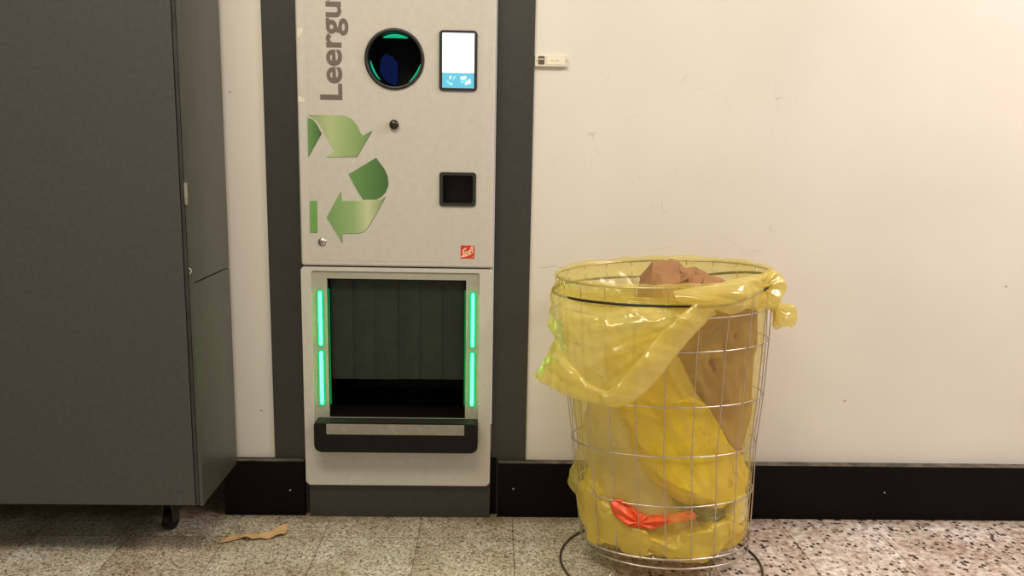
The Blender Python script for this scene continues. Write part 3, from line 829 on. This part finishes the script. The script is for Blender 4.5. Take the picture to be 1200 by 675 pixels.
# loose folds of the sack's bottom lying in the basket
def inside(p, kk, o):
    "press a point back behind the wires of the basket"
    if not .06 < p.z < .875: return p
    cx, rx, ry = prof(p.z); kk = kk-.025*(1+crumple(p, 7, o, 3, .15))
    dx, dy = (p.x-cx)/rx, (p.y-YC)/ry; r = math.hypot(dx, dy)
    if r > kk: return Vector((cx+(p.x-cx)*kk/r, YC+(p.y-YC)*kk/r, p.z))
    return p
def loft(sections, seed, amp, k=14, n=90, m=60, kk=None):
    "crumpled closed body through sections (z, cx, cy, rx, ry)"
    bm = bmesh.new(); S_ = [Vector((s[1], s[2], s[0])) for s in sections]; R_ = [Vector((s[3], s[4], 0)) for s in sections]
    ns = len(sections); st = max(2, m//(ns-1))
    C_ = spline(S_, st); RR_ = spline(R_, st); Gd = []
    off = Vector((seed*3.1, seed*1.7, seed*.9))
    for c, r in zip(C_, RR_):
        row = []
        for j in range(n):
            a = 2*PI*j/n; e = Vector((math.cos(a), math.sin(a), 0))
            p = c+Vector((e.x*max(.001, r.x), e.y*max(.001, r.y), 0))
            d = crumple(p+off, k*.6, seed, 3, .12)+.28*crumple(p+off, k*1.7, seed+2, 3, .2)+.4*noise.noise(p*6+off)
            sc = min(1, max(r.x, r.y)/.04)
            p = p+e*amp*d*sc+Vector((0, 0, amp*.9*crumple(p+off*1.3, k*.5, seed+5, 2, .1)))
            row.append(inside(p, kk, seed) if kk else p)
        Gd.append(row)
    V = grid(bm, Gd, True)
    bm.faces.new(V[0][::-1]); bm.faces.new(V[-1])
    return bm
bm = bmesh.new()
add(bm, loft([(.092, .42, -.38, .04, .03), (.10, .41, -.385, .12, .09), (.15, .39, -.39, .12, .09), (.20, .345, -.375, .085, .07), (.26, .325, -.36, .06, .05), (.31, .312, -.34, .02, .02)], 3, .022, 12, 110, 70, 1.03))
add(bm, loft([(.072, .57, -.40, .02, .02), (.078, .565, -.41, .10, .06), (.11, .55, -.415, .15, .08), (.146, .60, -.41, .15, .07), (.166, .66, -.39, .08, .05), (.178, .69, -.38, .01, .01)], 4, .018, 12, 110, 70, .99))
add(bm, loft([(.092, .68, -.36, .03, .03), (.11, .69, -.355, .09, .09), (.15, .70, -.35, .09, .09), (.175, .72, -.345, .06, .06), (.19, .73, -.34, .01, .01)], 7, .018, 14, 90, 50, .98))
bg('bottom_folds', bm, film('yellow folded film', (240, 214, 88), .80, tint=(1, .95, .6, 1), gloss=.08, tl=.3, rough=.22, bump=.15))

# a long slanting fold of the sack pressed against the wires
bm = bmesh.new()
fl = [(776, 424, -.468), (799, 468, -.462), (829, 519, -.445), (858, 568, -.420)]; fr_ = [(796, 418, -.464), (818, 462, -.452), (848, 516, -.430), (872, 560, -.400)]
net = [[W(a[0]+(b[0]-a[0])*q, a[1]+(b[1]-a[1])*q, a[2]+(b[2]-a[2])*q+dy) for a, b in zip(fl, fr_)] for q, dy in ((0, .006), (.15, -.004), (.5, .004), (.85, -.004), (1, .006))]
Fd = net_surface(net, 24, 6)
for row in Fd:
    for k_, p in enumerate(row): row[k_] = p+Vector((0, .003*crumple(p, 14, 2, 3), 0))
grid(bm, Fd)
bg('slanting_fold', bm, M_film)
# elastic cord round the bag
bm = bmesh.new(); pts = []
for k in range(96):
    th = 2*PI*k/96; c = math.cos(th); p = on(.842, th, 1, .0185-.0035*max(0, -c)-.030*max(0, c-.45)); s = math.sin(th)
    p.z = cord_z(th)
    pts.append(p)
cut_ = [p for k, p in enumerate(pts)]
tube(bm, cut_, .0038, 8, True)
tag(obj('elastic_cord', bm, M_cord, None, True), 'thin black elastic cord holding the yellow liner under the basket rim', 'cord')

# ------------------------------------------------------------------ rubbish in the liner
bm = loft([(.33, .690, -.35, .012, .01), (.36, .705, -.36, .04, .04), (.45, .690, -.37, .080, .075), (.55, .670, -.38, .115, .095), (.65, .660, -.39, .135, .105), (.74, .645, -.39, .145, .105), (.80, .61, -.395, .125, .09),
           (.845, .565, -.395, .102, .055), (.865, .560, -.395, .08, .035), (.870, .56, -.395, .02, .01)], 11, .012, 9, 160, 130, .915)
rowsP = [
 [(757, 318, -.37), (765, 306, -.365), (776, 307, -.375), (787, 303, -.36), (795, 307, -.35), (803, 314, -.34), (816, 313, -.32), (828, 319, -.31), (843, 336, -.33)],
 [(754, 328, -.41), (764, 318, -.425), (775, 322, -.45), (788, 316, -.42), (797, 321, -.385), (806, 321, -.415), (815, 326, -.345), (827, 322, -.385), (841, 336, -.36)],
 [(752, 338, -.44), (763, 332, -.455), (776, 337, -.485), (787, 333, -.47), (797, 331, -.465), (807, 326, -.475), (813, 334, -.36), (824, 331, -.445), (840, 338, -.40)],
 [(749, 356, -.44), (761, 356, -.465), (776, 357, -.485), (788, 357, -.48), (798, 354, -.45), (808, 353, -.45), (814, 352, -.42), (826, 352, -.455), (842, 350, -.42)]]
K = 8; Gp = []
for a, b in zip(rowsP, rowsP[1:]):
    for u in range(K + (1 if b is rowsP[-1] else 0)):
        row = []
        for c in range(len(a)-1):
            for v in range(K + (1 if c == len(a)-2 else 0)):
                A0, A1, B0, B1 = (W(*q) for q in (a[c], a[c+1], b[c], b[c+1]))
                p = A0.lerp(A1, v/K).lerp(B0.lerp(B1, v/K), u/K)
                row.append(p+Vector((0, -1, .2))*(.0045*crumple(p, 14, 3, 3, .3)+.002*noise.noise(p*40)))
        Gp.append(row)
Gb = [[p+Vector((0, .05*min(1, r/6)+.0015, 0)) for p in row] for r, row in enumerate(Gp)]
grid(bm, Gp); grid(bm, Gb)
for e in (0, -1):
    for a, b, c, d in ((Gp[r][e], Gp[r+1][e], Gb[r+1][e], Gb[r][e]) for r in range(len(Gp)-1)):
        bm.faces.new([bm.verts.new(q) for q in (a, b, c, d)])
o = obj('paper_bag', bm, M_brown)
tag(o, 'crumpled brown kraft paper bag sticking up out of the yellow liner', 'paper bag')
o = obj('plastic_sack', loft([(.215, .665, -.36, .02, .02), (.235, .655, -.38, .09, .08), (.29, .625, -.39, .125, .09), (.37, .575, -.40, .145, .10), (.46, .52, -.40, .155, .10), (.55, .475, -.38, .145, .075), (.64, .44, -.38, .12, .07), (.71, .43, -.37, .07, .05), (.73, .43, -.37, .02, .02)], 5, .020, 8, 130, 110, .95), M_dense, None, False)
tag(o, 'bright yellow crumpled plastic sack inside the bin liner, below the brown bag', 'plastic bag')
o = obj('clear_bag', loft([(.16, .45, -.39, .02, .02), (.19, .46, -.395, .09, .05), (.26, .41, -.385, .108, .065), (.36, .365, -.37, .098, .065), (.46, .355, -.36, .088, .06), (.56, .37, -.35, .05, .04), (.62, .37, -.34, .02, .02)], 6, .010, 10, 90, 70, .92), M_clear, None, True)
tag(o, 'milky see-through plastic bag at the left inside the bin liner', 'plastic bag')
bm = bmesh.new()
lobe(bm, [(714, 588), (728, 587), (741, 594), (754, 601), (770, 603), (790, 602), (812, 600), (813, 608), (792, 612), (775, 617), (758, 619), (741, 618), (727, 610), (717, 599)], -.452, .014, (748, 610), 3)
tag(obj('orange_wrapper', bm, M_orange, None, True), 'bright orange plastic wrapper near the bottom of the bin liner', 'wrapper')
bm = bmesh.new(); lobe(bm, [(796, 600), (806, 593), (822, 590), (838, 592), (850, 600), (846, 608), (832, 611), (814, 610), (800, 608)], -.425, .014, (824, 601), 4)
o = obj('bottle_scrap', bm, M_olive, None, True)
tag(o, 'grey green crushed plastic packaging low on the right inside the bin liner', 'packaging')
o = obj('paper_cup', loft([(.155, .715, -.37, .02, .02), (.165, .72, -.37, .035, .035), (.20, .722, -.37, .036, .036), (.235, .722, -.37, .03, .034), (.24, .722, -.37, .02, .02)], 9, .005, 18, 50, 40), plain('off white paper', (222, 206, 140), .7), None, True)
tag(o, 'crumpled pale paper cup low at the right edge inside the bin liner', 'paper')

# ------------------------------------------------------------------ litter on the floor
P = []
for i in range(25):
    t = i/24; P.append(Vector((-.832+.196*t, -.232+.062*t+.01*math.sin(t*7), 0)))
bm = bmesh.new(); G = []
for i, p in enumerate(P):
    t = i/24; wd = .009+.013*abs(t-.45)+.008*noise.noise(Vector((t*7, 0, 3)))
    if t < .12: wd *= .5+t*4
    row = []
    for k in range(11):
        s = k/10-.5
        z = .004+.014*abs(noise.noise(Vector((t*4.0, s*1.5, 1))))+.010*math.exp(-((t-.42)/.12)**2)*(1-abs(s))+.022*t*t*(s+.5)
        row.append(p+Vector((-.03*s, 1, 0)).normalized()*s*wd*2+Vector((0, 0, z)))
    G.append(row)
grid(bm, G)
o = obj('torn_paper', bm, plain('tan paper', (196, 158, 112), .8, 0, .06, 30), None, True)
md = o.modifiers.new('s', 'SOLIDIFY'); md.thickness = .0008
tag(o, 'torn strip of tan paper lying on the floor left of the machine', 'paper scrap')
bm = bmesh.new(); q = W(221, 628, -.185)
prism(bm, [(-.011, -.004), (.002, -.005), (.011, .002), (.004, .006), (-.006, .003)], -.0007, .0007)
for v in bm.verts: v.co = Vector((v.co.x-.94, v.co.z*1.0-.186, .0015+v.co.y+.002*(v.co.x > 0)))
tag(obj('paper_shred', bm, M_label), 'tiny white shred of paper on the floor beside the cabinet caster', 'paper scrap')
bm = bmesh.new()
for i in range(150):
    x = random.choice([random.uniform(-.85, .35), random.uniform(-.62, .03)]); y = -.048-abs(random.gauss(0, .022))
    b = bmesh.new(); bmesh.ops.create_icosphere(b, subdivisions=1, radius=random.uniform(.0009, .0024))
    f_ = random.uniform(.6, 2.2)
    for v in b.verts: v.co = Vector((v.co.x*f_+x, v.co.y+y, abs(v.co.z)*.8+.0004))
    add(bm, b)
tag(obj('floor_crumbs', bm, M_crumb), 'scattered crumbs and grit along the foot of the machine', 'crumbs', kind='stuff')

# ------------------------------------------------------------------ light: ceiling lamps of the hall
def area(name, loc, size, size_y, power, col, target):
    l = bpy.data.lights.new(name, 'AREA'); l.shape = 'RECTANGLE'; l.size = size; l.size_y = size_y; l.energy = power; l.color = col
    o = bpy.data.objects.new(name, l); COL.objects.link(o); o.location = loc
    o.rotation_euler = (Vector(target)-Vector(loc)).to_track_quat('-Z', 'Y').to_euler()
    return o
area('ceiling_lamp', (-.5, -1.7, 2.9), 1.6, .5, 38, (1, .915, .72), (-.1, -.5, .2))
area('ceiling_lamp', (2.6, -1.2, 2.9), 1.6, .6, 62, (1, .875, .835), (1.9, -.3, .6))
wd = bpy.data.worlds.new('hall'); S.world = wd; wd.use_nodes = True
bgk = wd.node_tree.nodes['Background']; bgk.inputs[0].default_value = (1, .915, .79, 1); bgk.inputs[1].default_value = .42

vs = S.view_settings; vs.view_transform = 'Standard'; vs.look = 'None'; vs.exposure = 0; vs.gamma = 1; vs.use_curve_mapping = False
